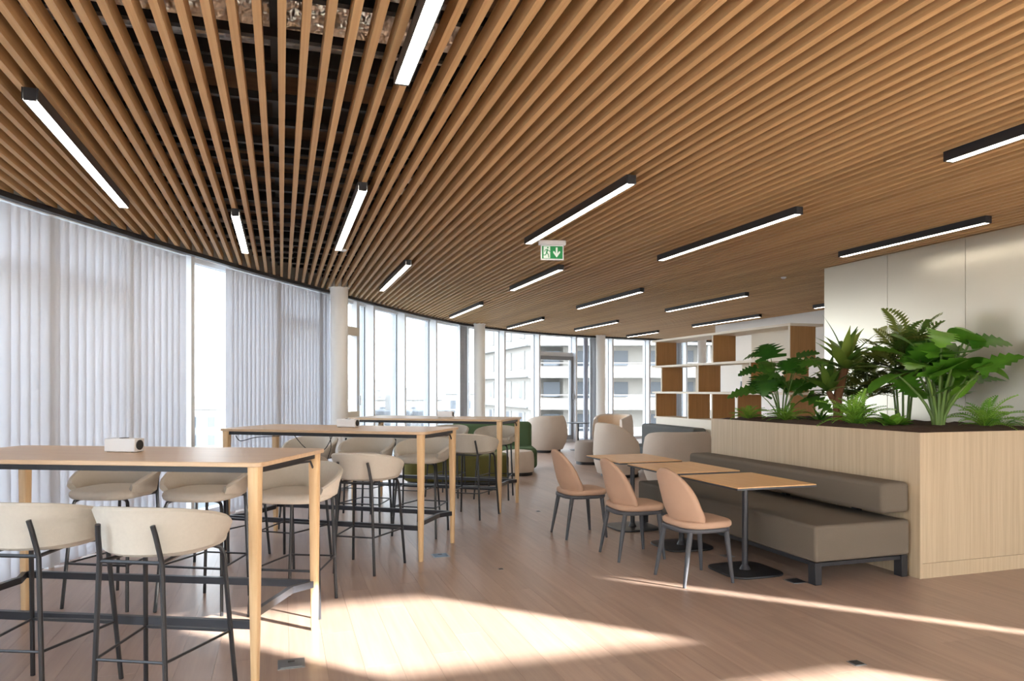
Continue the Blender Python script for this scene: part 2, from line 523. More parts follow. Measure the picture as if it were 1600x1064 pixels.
prev = 0.0
for n, s in enumerate(MULL):
    tr = None; dr = cs = False
    if abs(s - 9.05) < .01 or abs(s - 12.92) < .01 or abs(s - 8.1) < .01: tr = 2.40
    if abs(s - 14.80) < .01: tr = None
    if abs(s - 23.42) < .01: tr = 2.36; dr = True
    bay(n + 1, prev, s, tr, dr, cs)
    prev = s
bay(len(MULL) + 1, prev, S_END)
# narrow casement beside the first column
e = thing('window_40', None, None); tag(e, kind='structure')
for (u0, u1, z0, z1) in ((13.76, 13.86, .05, 2.40), (14.30, 14.40, .05, ZC), (13.76, 14.40, 2.36, 2.50), (13.76, 14.40, 1.0, 1.1), (13.76, 14.40, .06, .16)):
    ribbon(u0, u1, GL - .12, GL - .015, z0, z1, .2).build('casement_frame', M_CREAM if u1 - u0 > .3 else M_ALU, e)
p, t = at(14.35, GL - .15)
MB().box(p.x - .015, p.x + .015, p.y - .03, p.y + .03, 1.2, 1.36).build('handle', M_PLASTIC, e, bevel=.004)
p, t = at(22.12, GL - .03)
st = thing('door_sticker', 'round red sticker on the glass of the grey framed door', 'sticker', (p.x, p.y, 1.24))
MB().tube([(0, -.004, 0), (0, .004, 0)], .07, 16).build('disc', M_RED, st)

# ------------------------------------------------------------------ columns
def column(x, y, label):
    o = thing('column', label, 'column', (x, y, 0), group='round white columns along the glass front')
    MB().lathe([(.128, 0), (.128, ZC + .1)], 40).build('shaft', M_WHITE, o, smooth=True)
    MB().lathe([(.134, 0), (.134, .05)], 40).build('base_ring', M_MGREY, o, smooth=True)
    MB().lathe([(.15, ZC - .006), (.15, ZC - .001)], 40).build('ceiling_collar', M_WHITE, o, smooth=True)
column(.80, 10.74, 'round white column beside the drawn blinds and narrow casement')
column(4.30, 15.80, 'round white column between clear windows, next to a grey blind stack')
column(12.05, 18.80, 'round white column glimpsed through the open shelves')
column(8.42, 18.16, 'round white column beside the grey framed glass door')

# ------------------------------------------------------------------ vertical blinds
vane_me = MB().box(-.0625, .0625, -.0007, .0007, .02, ZC - .06).mesh('vane'); vane_me.materials.append(M_BLIND)
vaneg_me = MB().box(-.05, .05, -.0015, .0015, .02, ZC - .06).mesh('vane'); vaneg_me.materials.append(M_BLINDG)
vane_fill_me = MB().box(-.0625, .0625, -.0007, .0007, .02, ZC - .06).mesh('vane'); vane_fill_me.materials.append(M_BLINDFILL)
def blind(s0, s1, pitch, ang, label, me=vane_me, off=.0, jit=5):
    p0, _ = at(s0, off)
    e = thing('vertical_blind', label, 'blind', (p0.x, p0.y, 0))
    s = s0
    while s < s1:
        p, t = at(s, off + .03)
        o = bpy.data.objects.new('vane', me); COL.objects.link(o); o.parent = e
        o.location = (p.x - p0.x, p.y - p0.y, 0)
        o.rotation_euler = (0, 0, math.atan2(t.y, t.x) + R(ang + random.uniform(-jit, jit)))
        s += pitch
    ribbon(s0, s1, off + .01, off + .05, ZC - .05, ZC - .01).build('head_rail', M_ALU, e).location = (-p0.x, -p0.y, 0)
    return e
blind(4.6, 9.86, .100, -15, 'long white vertical blind drawn behind the first high table')
blind(10.70, 13.12, .096, -15, 'white vertical blind between the open glass strip and the column')
blind(18.62, 18.98, .024, 62, 'grey stack of gathered blind vanes left of the second column', vaneg_me, jit=10)
blind(23.68, 23.80, .022, 75, 'thin pale stack of gathered vanes right of the glass door', vane_me, jit=10)
blind(23.90, 24.12, .022, 66, 'dark grey stack of gathered vanes against the far column', vaneg_me, jit=10)

blind(27.0, 27.25, .022, 66, 'grey stack of gathered vanes glimpsed through the open shelves', vaneg_me, jit=10)
# ------------------------------------------------------------------ right wall, back wall, white core
wr = tag(MB().box(XR, XR + .2, YB, 14.6, 0, ZD).build('wall_right', M_WALL), kind='structure', label='plain white wall behind the shelving unit')
tag(MB().box(XE, XE + .2, YB, 19.4, 0, ZD).build('wall_far', M_WALL), kind='structure', label='white end wall beyond the shelving unit')
tag(MB().box(XR + .2, XE, 14.4, 14.6, 0, ZD).build('wall_return', M_WALL), kind='structure', label='white wall turning the corner behind the shelves')
# back wall: glazed bay at x 5.2-7.0 with a transom band, a slit, and bays covered by blinds added for fill light
bw = [(-2.9, -2.2, 0, ZD), (4.9, 5.24, 0, ZD), (7.146, 8.49, 0, ZD), (8.716, XR + .2, 0, ZD), (5.24, 7.146, 2.036, 2.285), (5.24, 7.146, 2.96, ZD),
      (8.49, 8.716, 2.96, ZD), (-2.2, 4.9, 2.9, ZD), (-2.2, 4.9, 0, .06)]
m = MB()
for a, b, z0, z1 in bw: m.box(a, b, YB - .12, YB, z0, z1)
tag(m.build('wall_back', M_WALL), kind='structure', label='white wall with window openings behind the viewer')
e = tag(thing('window_50', None, None), kind='structure')
for a, b, z0, z1 in ((5.24, 7.146, 0, 2.036), (5.24, 7.146, 2.285, 2.96), (8.49, 8.716, 0, 2.96)):
    MB().box(a, b, YB - .09, YB - .08, z0, z1).build('pane', M_CLEAR, e)
e = thing('vertical_blind', 'unseen white vertical blinds added behind the viewer as sunlit fill', 'blind', (-2.2, YB + .04, 0))  # out of view, added so sun glowing through them brightens the room
for k in range(61):
    o = bpy.data.objects.new('vane', vane_fill_me); COL.objects.link(o); o.parent = e
    o.location = (.06 + k * .115, 0, .02); o.rotation_euler = (0, 0, R(10))
MB().box(0, 7.1, -.03, .03, 2.86, 2.9).build('head_rail', M_ALU, e)

CX, CY0, CY1 = 6.31, 4.1, 7.17
core = tag(MB().box(CX + .012, 9.0, CY0 + .01, CY1, 0, ZC - .004).build('wall_core', M_WALL), kind='structure', label='white metal clad core wall behind the planter')
ys = [CY0, 4.33, 5.27, 6.21, CY1]
for a, b in zip(ys[:-1], ys[1:]):
    MB().box(CX, CX + .012, a + .003, b - .003, .0, ZC - .006).build('panel', M_PANEL, core)

# ------------------------------------------------------------------ linear ceiling lights
def light_fixture(x, y0, y1, label):
    e = thing('linear_ceiling_light', label, 'ceiling light', (x, y0, ZC), group='black linear lights under the slats')
    L = y1 - y0; h = .062
    m = MB().box(-.036, -.0305, 0, L, -h, -.001).box(.0305, .036, 0, L, -h, -.001).box(-.0275, .0275, 0, L, -.02, -.001)
    m.box(-.0275, .0275, 0, .012, -h, -.02).box(-.0275, .0275, L - .012, L, -h, -.02)
    m.build('housing', M_BLACK, e)
    MB().box(-.030, .030, .013, L - .013, -h + .002, -h + .010).build('diffuser', M_LED, e)
LT = [(-1.17, 4.05, 6.26, 'linear ceiling light above the first high table, along the long drawn blind'),
      (2.29, 4.44, 6.62, 'linear ceiling light ending just before the hanging exit sign'),
      (3.98, 4.80, 7.04, 'linear ceiling light above the bistro tables and banquette'),
      (5.72, 4.56, 6.25, 'linear ceiling light beside the white metal wall, above the planter'),
      (-.36, 6.26, 7.98, 'short linear ceiling light in front of the open glass strip'),
      (.55, 5.18, 7.53, 'linear ceiling light above the second high table'),
      (.53, 1.15, 3.33, 'linear ceiling light just beyond the foil duct, cut by the picture edge'),
      (1.38, 8.15, 10.46, 'linear ceiling light in front of the first round column'),
      (3.16, 7.92, 9.84, 'linear ceiling light behind the hanging exit sign'),
      (3.22, 11.70, 14.02, 'linear ceiling light near the clear windows left of the second column'),
      (5.09, 13.75, 16.15, 'linear ceiling light near the second round column by the windows'),
      (5.01, 9.38, 11.76, 'linear ceiling light above the tub armchairs'),
      (6.84, 13.90, 16.22, 'linear ceiling light in front of the glass door'),
      (6.75, 9.30, 11.70, 'linear ceiling light running along the front of the shelving unit'),
      (9.05, 16.10, 17.80, 'linear ceiling light next to the far column and last windows'),
      (8.98, 11.95, 14.38, 'linear ceiling light behind the shelving unit, by the white wall'),
      (8.94, 8.1, 10.40, 'linear ceiling light mostly hidden behind the white core wall'),
      (3.95, 1.2, 3.42, 'linear ceiling light whose end alone shows, before the bistro tables')]
for a in LT: light_fixture(*a)

# ------------------------------------------------------------------ exit sign
ex = thing('exit_sign', 'green and white hanging emergency exit sign with running figure and arrow', 'exit sign', (2.56, 6.66, ZC), R(-12))
MB().box(-.135, .135, -.03, .03, -.045, -.0005).build('housing', M_PLASTIC, ex, bevel=.006)
MB().box(-.115, .115, -.009, .009, -.195, -.045).build('frame', M_PLASTIC, ex, bevel=.002)
MB().box(-.103, .103, -.012, -.009, -.182, -.058).build('green_panel', M_SIGNG, ex)
def flat(polys, name, mat, par, y=-.0135, th=.0012):
    m = MB()
    for pg in polys: m.loops([[(px_, y, pz_) for px_, pz_ in pg], [(px_, y + th, pz_) for px_, pz_ in pg]])
    return m.build(name, mat, par)
flat([[(-.088, -.178), (-.022, -.178), (-.022, -.062), (-.088, -.062)]], 'doorway_symbol', M_SIGNW, ex)
flat([[(.034, -.07), (.052, -.07), (.052, -.13), (.066, -.108), (.078, -.108), (.078, -.122), (.043, -.17), (.008, -.122), (.008, -.108), (.020, -.108), (.034, -.13)]], 'arrow_symbol', M_SIGNW, ex)
def stroke(a, b, w):
    a, b = Vector(a), Vector(b); d = (b - a).normalized(); nn = Vector((-d.y, d.x)) * w / 2
    return [tuple(a - nn), tuple(b - nn), tuple(b + nn), tuple(a + nn)]
man = [stroke((-.05, -.09), (-.058, -.125), .014), stroke((-.058, -.122), (-.04, -.142), .009), stroke((-.04, -.142), (-.036, -.172), .008), stroke((-.058, -.124), (-.068, -.145), .009),
       stroke((-.066, -.146), (-.095, -.148), .008), stroke((-.05, -.092), (-.03, -.108), .007), stroke((-.03, -.108), (-.016, -.112), .006), stroke((-.052, -.09), (-.072, -.096), .007), stroke((-.072, -.096), (-.078, -.115), .006)]
man.append([(-.046 + .008 * math.cos(t), -.074 + .008 * math.sin(t)) for t in [k * math.pi / 5 for k in range(10)]])
for i, pg in enumerate(man): pass
m = MB()
for i, pg in enumerate(man):
    yy = -.0142 - i * .00012
    m.loops([[(a, yy, b) for a, b in pg], [(a, yy + .0008, b) for a, b in pg]])
m.build('running_figure', M_SIGNG, ex)

# small ceiling devices
for (x, y, lab) in ((.62, 7.75, 'small white detector under the slats beyond the second high table light'), (6.3, 7.9, 'small white detector under the slats before the shelving unit')):
    d = thing('smoke_detector', lab, 'detector', (x, y, ZC))
    MB().lathe([(.015, -.001), (.035, -.002), (.036, -.012), (.025, -.02), (.010, -.024)], 20).build('body', M_PLASTIC, d, smooth=True)
    MB().lathe([(.005, -.024), (.005, -.036)], 10).build('sensor', M_STEEL, d)

# ------------------------------------------------------------------ high tables
TW, TL, TH = .88, 2.05, 1.11
def high_table(P, ang, label):
    """Origin at the corner that both visible sides share; local -x along the long side, +y across."""
    e = thing('high_table', label, 'table', (P[0], P[1], 0), -R(ang), group='high oak tables with black footrests')
    m = MB()
    r = .05
    out = []
    for cx_, cy2, a0 in ((-r, r, -90), (-r, TW - r, 0), (-TL + r, TW - r, 90), (-TL + r, r, 180)):
        for k in range(5): out.append((cx_ + r * math.cos(R(a0 + k * 22.5)), cy2 + r * math.sin(R(a0 + k * 22.5))))
    m.prism(out, TH - .024, TH).build('tabletop', M_TABLE, e, bevel=.003, bseg=1)
    c = [(-.055, .055), (-.055, TW - .055), (-TL + .055, TW - .055), (-TL + .055, .055)]
    for (lx, ly) in c:
        lps = []
        for z, w in ((0, .019), (.3, .024), (.95, .031), (TH - .024, .033)):
            ring = []
            for k in range(12):
                t = 2 * math.pi * (k + .5) / 12; ct, stt = math.cos(t), math.sin(t)
                ring.append((lx + w * math.copysign(abs(ct) ** .55, ct), ly + w * math.copysign(abs(stt) ** .55, stt), z))
            lps.append(ring)
        MB().loops(lps).build('leg', M_LEG, e, smooth=True)
    z = TH - .04
    for p, q in ((c[0], c[3]), (c[1], c[2]), (c[0], c[1]), (c[3], c[2])):
        MB().bar((p[0], p[1], z), (q[0], q[1], z), .03, .032).build('under_frame', M_BLACK, e)
    zf = .285
    for p, q in ((c[0], c[3]), (c[1], c[2])):
        MB().bar((p[0] - .02, p[1], zf), (q[0] + .02, q[1], zf), .03, .042).build('foot_rail', M_DGREY, e)
    for sx in (0, 1):
        x0 = -.055 if sx == 0 else -TL + .055
        dx = -.085 if sx == 0 else .085
        pts = [(x0, .055, zf), (x0 + dx, .2, zf), (x0 + dx, TW - .2, zf), (x0, TW - .055, zf)]
        m = MB()
        for a, b in zip(pts[:-1], pts[1:]): m.bar(a, b, .03, .04)
        m.build('end_rail', M_DGREY, e)
        # curved cable channel below the top end
        MB().tube([(x0, .1, TH - .055), (x0, .3, TH - .06), (x0, .6, TH - .062), (x0, TW - .12, TH - .07), (x0, TW - .075, TH - .12)], .007, 6).build('corner_brace', M_DGREY, e, smooth=True)
    return e
TABLES = [((-.10, 3.78), 24.5, 'high oak table nearest the drawn blinds, with a white box on it'),
          ((1.15, 6.0), 33.5, 'middle high oak table with cables hanging below its top'),
          ((2.49, 8.11), 34.0, 'farthest high oak table, by the green sofa and clear windows')]
for t_ in TABLES: high_table(*t_)

def tl(i, u, v):
    """Table coordinates: u from the shared corner along the long side, v across (negative = this side)."""
    P, ang, _ = TABLES[i]; c, s = math.cos(R(ang)), math.sin(R(ang))
    x, y = -u, v
    return (P[0] + x * c + y * s, P[1] - x * s + y * c)

# ------------------------------------------------------------------ bar stools (face local +y)
def make_stool():
    e = thing('bar_stool', '', 'stool', group='upholstered bar stools at the high tables')
    MB().pad(.232, .225, .735, .80, .03, 3.2, 32, (0, .035), .008).build('seat', M_STOOL, e, smooth=True)
    L = []
    N = 26
    for i in range(N + 1):
        th = -122 + 244 * i / N
        u = abs(th) / 122
        k = 1 - u ** 2.2
        zt = .835 + .135 * k if u < 1 else .835
        zb = .785 - .035 * k
        ca, sa = math.sin(R(th)), -math.cos(R(th))
        def pt(rad, z): return (ca * (.262 + rad) * 1.0, sa * (.248 + rad) + .02, z)
        lean = .028 * k + .012
        zm = (zt + zb) / 2
        t = .019
        L.append([pt(-.030, zb), pt(-.012, zb - .006), pt(t - .012, zb + .008), pt(t + .002, zm), pt(t + lean - .006, zt - .012), pt(t / 2 + lean - .006, zt), pt(-t / 2 + lean - .006, zt), pt(-t + lean - .008, zt - .012), pt(-t - .006, zm), pt(-.036, zb + .012)])
    MB().loops(L).build('backrest', M_STOOL, e, smooth=True)
    for sx in (-1, 1):
        MB().tube([(sx * .128, -.272, .895), (sx * .135, -.262, .85), (sx * .145, -.238, .742), (sx * .148, -.236, .72), (sx * .175, -.245, 0)], .0115, 8).build('leg', M_BLACK, e, smooth=True)
        MB().tube([(sx * .10, .08, .728), (sx * .17, .13, .728), (sx * .195, .15, .715), (sx * .205, .16, .68), (sx * .24, .215, 0)], .0115, 8).build('leg', M_BLACK, e, smooth=True)
        MB().tube([(sx * .145, -.236, .727), (sx * .10, .08, .727)], .009, 6).build('seat_bar', M_BLACK, e)
    zf = .30
    fb = (.164, -.242); ff = (.225, .191)
    MB().tube([(-fb[0], fb[1], zf), (fb[0], fb[1], zf)], .0065, 6).build('footrest_bar', M_BLACK, e)
    MB().bar((-ff[0], ff[1], zf), (ff[0], ff[1], zf), .02, .012).build('footrest_bar', M_BLACK, e)
    for sx in (-1, 1):
        MB().tube([(sx * fb[0], fb[1], zf), (sx * ff[0], ff[1], zf)], .0065, 6).build('footrest_bar', M_BLACK, e)
    MB().tube([(-.145, -.236, .727), (.145, -.236, .727)], .009, 6).build('seat_bar', M_BLACK, e)
    return e
stool0 = make_stool()
T1, T2, T3 = ('the table by the blinds', 'the middle high table', 'the farthest high table')
ST = [(0, .34, -.27, 0, 'beige bar stool, back to view, at the open end of ' + T1),
      (0, .98, -.22, 0, 'beige bar stool, back to view, mid near side of ' + T1),
      (0, 1.66, -.25, 0, 'beige bar stool, back to view, last on near side of ' + T1),
      (0, .34, 1.24, 180, 'beige bar stool seen between the two end legs of ' + T1),
      (0, .99, 1.24, 178, 'beige bar stool facing out, mid far side of ' + T1),
      (0, 1.66, 1.24, 176, 'beige bar stool facing out, behind the box on ' + T1),
      (1, .40, -.25, 0, 'beige bar stool, back to view, at the open end of ' + T2),
      (1, 1.10, -.25, 0, 'beige bar stool half hidden by another table end, at ' + T2),
      (1, 1.72, -.25, 0, 'beige bar stool showing mostly its legs, at ' + T2),
      (1, .50, 1.16, 180, 'beige bar stool facing out beside the end legs of ' + T2),
      (1, 1.14, 1.18, 180, 'beige bar stool facing out, mid far side of ' + T2),
      (1, 1.80, 1.16, 176, 'beige bar stool under the hanging cables, far side of ' + T2),
      (2, .28, -.25, 0, 'beige bar stool before the olive bench at ' + T3),
      (2, 1.02, -.25, 0, 'beige bar stool, back to view, mid near side of ' + T3),
      (2, 1.66, -.25, 0, 'beige bar stool, back to view, left end of ' + T3),
      (2, .45, 1.16, 180, 'beige bar stool before the green sofa at ' + T3),
      (2, 1.15, 1.16, 180, 'beige bar stool facing out, mid far side of ' + T3)]
for i, (ti, u, v, a, lab) in enumerate(ST):
    x, y = tl(ti, u, v)
    rz = -R(TABLES[ti][1]) + R(a) + R(random.uniform(-3, 3))
    if i == 0:
        stool0.location = (x, y, 0); stool0.rotation_euler = (0, 0, rz); stool0['label'] = lab
    else:
        dup(stool0, (x, y, 0), rz, lab)

# white boxes on the tables
def white_box(ti, u, v, a, label):
    x, y = tl(ti, u, v)
    e = thing('power_box', label, 'box', (x, y, TH), -R(TABLES[ti][1]) + R(a), group='white power boxes on the high tables')
    MB().box(-.10, .10, -.042, .042, .003, .08).build('body', M_PLASTIC, e, bevel=.005)
    MB().tube([(.099, 0, .042), (.104, 0, .042)], .029, 20).build('round_socket', M_BLACK, e)
    MB().lathe([(.026, .079), (.026, .083)], 18, (0, 0, 0)).build('button', M_BLACK, e)
    for sx in (-.08, .08): MB().box(sx - .01, sx + .01, -.03, .03, 0, .004).build('foot', M_BLACK, e)
white_box(0, 1.08, .50, -4, 'white box with black round socket on the high table by the blinds')
white_box(1, 1.00, .52, -4, 'white box with black round socket on the middle high table')
white_box(2, .90, .46, 0, 'white box with black round socket on the farthest high table')

# cables below the middle table
for k, (a, lab) in enumerate([([(1.95, .12, -.05), (1.9, .13, -.1), (1.75, .15, -.065), (1.5, .15, -.05)], 'thin black cable looping below the left end of the middle high table'),
          ([(1.52, .4, -.04), (1.42, .42, -.16), (1.30, .42, -.22), (1.2, .45, -.18), (1.12, .46, -.03)], 'black cable sagging under the centre of the middle high table'),
          ([(1.10, .35, -.03), (1.09, .36, -.16), (1.14, .38, -.3), (1.12, .4, -.45)], 'black cable dangling straight down from the middle high table')]):
    pts = []
    for u, v, dz in a:
        x, y = tl(1, u, v); pts.append(Vector((x, y, TH - .02 + dz)))
    dense = []
    for i in range(len(pts) - 1):
        p0, p1, p2, p3 = pts[max(0, i - 1)], pts[i], pts[i + 1], pts[min(len(pts) - 1, i + 2)]
        for q in range(5):
            t = q / 5
            dense.append(.5 * ((2 * p1) + (p2 - p0) * t + (2 * p0 - 5 * p1 + 4 * p2 - p3) * t * t + (3 * p1 - p0 - 3 * p2 + p3) * t ** 3))
    dense.append(pts[-1])
    tag(MB().tube(dense, .004, 6).build('power_cable', M_BLACK, smooth=True), lab, 'cable')

# ------------------------------------------------------------------ bistro tables, chairs, banquette
def bistro(x, y, label):
    e = thing('bistro_table', label, 'table', (x, y, 0), group='bistro tables along the banquette')
    hx, hy = .355, .405
    MB().box(-hx, hx, -hy, hy, .734, .742).build('tabletop', M_BISTRO, e)
    MB().box(-hx - .001, hx + .001, -hy - .001, hy + .001, .720, .734).build('edge_band', M_DGREY, e)
    MB().tube([(0, 0, .012), (0, 0, .715)], .024, 20).build('column', M_DGREY, e, smooth=True)
    MB().lathe([(.045, .012), (.036, .03), (.026, .05)], 20).build('collar', M_DGREY, e, smooth=True)
    MB().bar((-.2, 0, .712), (.2, 0, .712), .05, .016).build('top_bracket', M_BLACK, e)
    MB().pad(.245, .245, 0, .016, .005, 4.2, 40).build('base_plate', M_BLACK, e, smooth=True)
bistro(3.58, 4.96, 'oak bistro table at the open end of the banquette')
bistro(3.58, 5.93, 'oak bistro table in the middle of the row of three')
bistro(3.56, 6.88, 'oak bistro table next to the tub armchairs')

def make_chair():
    e = thing('dining_chair', '', 'chair', group='tan shell chairs at the bistro tables')
    MB().pad(.235, .225, .425, .478, .022, 3.4, 32, (0, .03), .006).build('seat', M_CHAIR, e, smooth=True)
    NU, NV = 14, 14
    vs_, fs_ = [], []
    for j in range(NV + 1):
        v = j / NV
        w = .238 * (1 + .05 * math.sin(v * math.pi * .8)) * (1 - .12 * v)
        w *= 1 - .24 * max(0, 1 - v * 3.2) ** 2
        top = max(0, (v - .42) / .58)
        w *= (1 - top ** 2.6) ** .5 if top < 1 else 0
        w = max(w, .03)
        z = .415 + .455 * v
        for i in range(NU + 1):
            u = -1 + 2 * i / NU
            xx = u * w
            q = (xx / .238) ** 2
            yb = -.165 - .125 * v + .03 * v * v
            fwd = .15 * q * (1 - .55 * v)
            low = .035 * max(0, 1 - v * 3)
            vs_.append((xx, yb + fwd + low, z - .0 * q))
    for j in range(NV):
        for i in range(NU):
            a = j * (NU + 1) + i; fs_.append((a, a + 1, a + NU + 2, a + NU + 1))
    MB().add(vs_, fs_).build('backrest', M_CHAIR, e, smooth=True, thick=.03, bevel=0)
    MB().pad(.226, .228, .392, .428, .012, 3.2, 32, (0, .018)).build('frame', M_FRAME, e, smooth=True)
    for sx in (-1, 1):
        for y0, y1 in ((.175, .215), (-.145, -.215)):
            MB().tube([(sx * .178, y0, .40), (sx * .19, (y0 + y1) / 2, .2), (sx * .205, y1, 0)], [.021, .018, .012], 10).build('leg', M_FRAME, e, smooth=True)
    return e
ch0 = make_chair()
CH = [(3.05, 4.88, -88, 'tan shell chair pulled up to the bistro table at the open end'),
      (2.95, 5.72, -92, 'tan shell chair between the other two, at the middle bistro table'),
      (2.86, 6.70, -90, 'tan shell chair standing clear of the bistro table next to the tub armchairs')]
for i, (x, y, a, lab) in enumerate(CH):
    if i == 0: ch0.location = (x, y, 0); ch0.rotation_euler = (0, 0, R(a)); ch0['label'] = lab
    else: dup(ch0, (x, y, 0), R(a), lab)

bq = thing('banquette', 'long grey brown upholstered banquette against the oak planter', 'bench', (4.25, 4.4, 0))
BL = 2.8
MB().box(-.455, .445, .0, BL, .175, .45).build('seat', M_BANQ, bq, bevel=.022, bseg=3)
MB().box(.185, .455, .01, BL - .01, .505, .745).build('back_bolster', M_BANQ, bq, bevel=.035, bseg=4)
for y0 in (.02, BL - .1):
    for x0 in (-.44, .385): MB().box(x0, x0 + .06, y0, y0 + .08, 0, .172).build('leg', M_BLACK, bq, bevel=.003, bseg=1)
    MB().box(-.38, .385, y0 + .015, y0 + .065, .135, .165).build('cross_rail', M_BLACK, bq)
for x0 in (-.43, .39): MB().box(x0, x0 + .04, .1, BL - .1, .14, .17).build('long_rail', M_BLACK, bq)
for y0 in (.5, 1.4, 2.3): MB().box(.40, .455, y0, y0 + .06, .44, .52).build('bolster_bracket', M_BLACK, bq)

# ------------------------------------------------------------------ planter
PX0, PX1, PY0, PY1, PZ = 4.72, 6.29, 4.33, 7.17, 1.135
pt = thing('planter', 'large oak veneer planter box filled with soil, behind the banquette', 'planter', (PX0, PY0, 0))
w, d = PX1 - PX0, PY1 - PY0
MB().box(0, .025, .0, d, .0, PZ).build('side_panel', M_PLANT, pt)
MB().box(.0255, w, 0, .022, .118, PZ).build('end_panel', M_PLANT, pt)
MB().box(.0255, w, .0, .022, 0, .115).build('plinth', M_PLANT, pt)
MB().box(.025, w, d - .022, d, 0, PZ).build('end_panel', M_PLANT, pt)
MB().box(w - .022, w, .022, d - .022, 0, PZ).build('side_panel', M_PLANT, pt)
n_ = 40
vs_, fs_ = [], []
for j in range(n_ + 1):
    for i in range(n_ + 1):
        u, v = i / n_, j / n_
        ed = min(u, 1 - u, v, 1 - v)
        z = PZ - .012 + min(1, ed * 8) * .028 + (random.random() * .018 if ed > 0 else 0)
        vs_.append((.026 + u * (w - .05), .023 + v * (d - .046), z))
for j in range(n_):
    for i in range(n_):
        a = j * (n_ + 1) + i; fs_.append((a, a + 1, a + n_ + 2, a + n_ + 1))
tag(MB().add(vs_, fs_).build('soil', M_SOIL, pt, smooth=True, recalc=False), kind='stuff')
SZ = PZ + .012

# ------------------------------------------------------------------ plants
def leaf_blade(length, width, notch=0, fold=.25, droop=.3, nseg=10, heart=False, strap=False):
    """A leaf as a thin folded blade along +y from the origin; returns MB."""
    m = MB(); L, Rr, Mid = [], [], []
    for i in range(nseg + 1):
        t = i / nseg
        if strap: wdt = width * (math.sin(math.pi * min(1, .12 + t * .88)) ** .6) * (1 - t ** 3 * .9)
        elif heart: wdt = width * (1.0 - (t * 1.0 - .28) ** 2 / .52) ** .75 if abs(t - .28) < .72 else 0
        else: wdt = width * math.sin(math.pi * t) ** .8
        wdt = max(wdt, .002)
        cut = 1.0
        if notch and 0 < i < nseg and i % 2 == 0: cut = 1 - notch
        y = length * t * (1 - .12 * droop * t); z = -droop * length * t * t * .6
        back = -.22 * length * (1 - t / .28) * .5 if (heart and t < .28) else 0
        Mid.append((0, y, z)); a = wdt * cut
        rz = fold * a
        L.append((-a, y + back + .1 * a, z + rz - .12 * a)); Rr.append((a, y + back + .1 * a, z + rz - .12 * a))
    n = nseg + 1
    m.v = Mid + L + Rr
    for i in range(nseg):
        m.f.append((i, i + 1, n + i + 1, n + i)); m.f.append((i + 1, i, 2 * n + i, 2 * n + i + 1))
    return m

def frond(length, width, pairs, lw, droop, fold=.2, lift=.25):
    """A feather leaf: rachis with leaflets; returns MB."""
    m = MB()
    def sp(t): return Vector((0, length * t * (1 - .15 * droop * t), length * (lift * t - droop * t * t)))
    m.tube([sp(k / 8) for k in range(9)], [.004 * (1 - .75 * k / 8) + .0008 for k in range(9)], 4)
    for k in range(pairs):
        t = .12 + .88 * (k + .5) / pairs
        p = sp(t)
        ll = width * (math.sin(math.pi * min(1, .22 + t * .74)) ** .8)
        for sx in (-1, 1):
            dr = Vector((sx * .86, .5, fold - .15)).normalized()
            q = p + dr * ll; nn = Vector((-.5 * sx, .86, 0)) * lw
            mid = p + dr * ll * .45
            m.add([p, mid - nn * .5 + Vector((0, 0, .004)), q - Vector((0, 0, ll * .12)), mid + nn * .5 + Vector((0, 0, .004))], [(0, 1, 2, 3)])
    return m

def orient(o, base, az, el, roll=0.0, sc_=1.0):
    """Blade +y is turned to azimuth az (0 = +x) and elevation el in degrees."""
    mx = Matrix.Translation(base) @ Matrix.Rotation(R(az - 90), 4, 'Z') @ Matrix.Rotation(R(el), 4, 'X') @ Matrix.Rotation(R(roll), 4, 'Y') @ Matrix.Scale(sc_, 4)
    o.matrix_local = mx

def mesh_of(mb, name, mat):
    me = mb.mesh(name); me.materials.append(mat); me.shade_smooth(); return me

def put(me, name, parent):
    o = bpy.data.objects.new(name, me); COL.objects.link(o); o.parent = parent; return o

MON = [mesh_of(leaf_blade(.30, .15, .55, .12, .5, 12, heart=True), 'leaf', M_MON), mesh_of(leaf_blade(.26, .13, .45, .2, .3, 12, heart=True), 'leaf', M_MON)]
PHI = [mesh_of(leaf_blade(.36, .17, .4, .15, .5, 12, heart=True), 'leaf', M_PHI), mesh_of(leaf_blade(.30, .155, .0, .2, .35, 10, heart=True), 'leaf', M_PHI)]
DRA = [mesh_of(leaf_blade(.42, .046, 0, .3, .35, 9, strap=True), 'leaf', M_DRA), mesh_of(leaf_blade(.36, .044, 0, .3, .7, 9, strap=True), 'leaf', M_DRA)]
PAL = [mesh_of(frond(.5, .2, 11, .036, .55), 'frond', M_PALM), mesh_of(frond(.42, .18, 10, .034, .35), 'frond', M_PALM)]
FER = [mesh_of(frond(.30, .06, 15, .0095, .6, lift=.4), 'frond', M_FERN), mesh_of(frond(.26, .055, 14, .009, .8, lift=.5), 'frond', M_FERN)]
BRO = [mesh_of(leaf_blade(.2, .018, 0, .4, .5, 6, strap=True), 'leaf', M_MON), mesh_of(leaf_blade(.16, .05, 0, .3, .4, 8), 'leaf', M_FERN)]

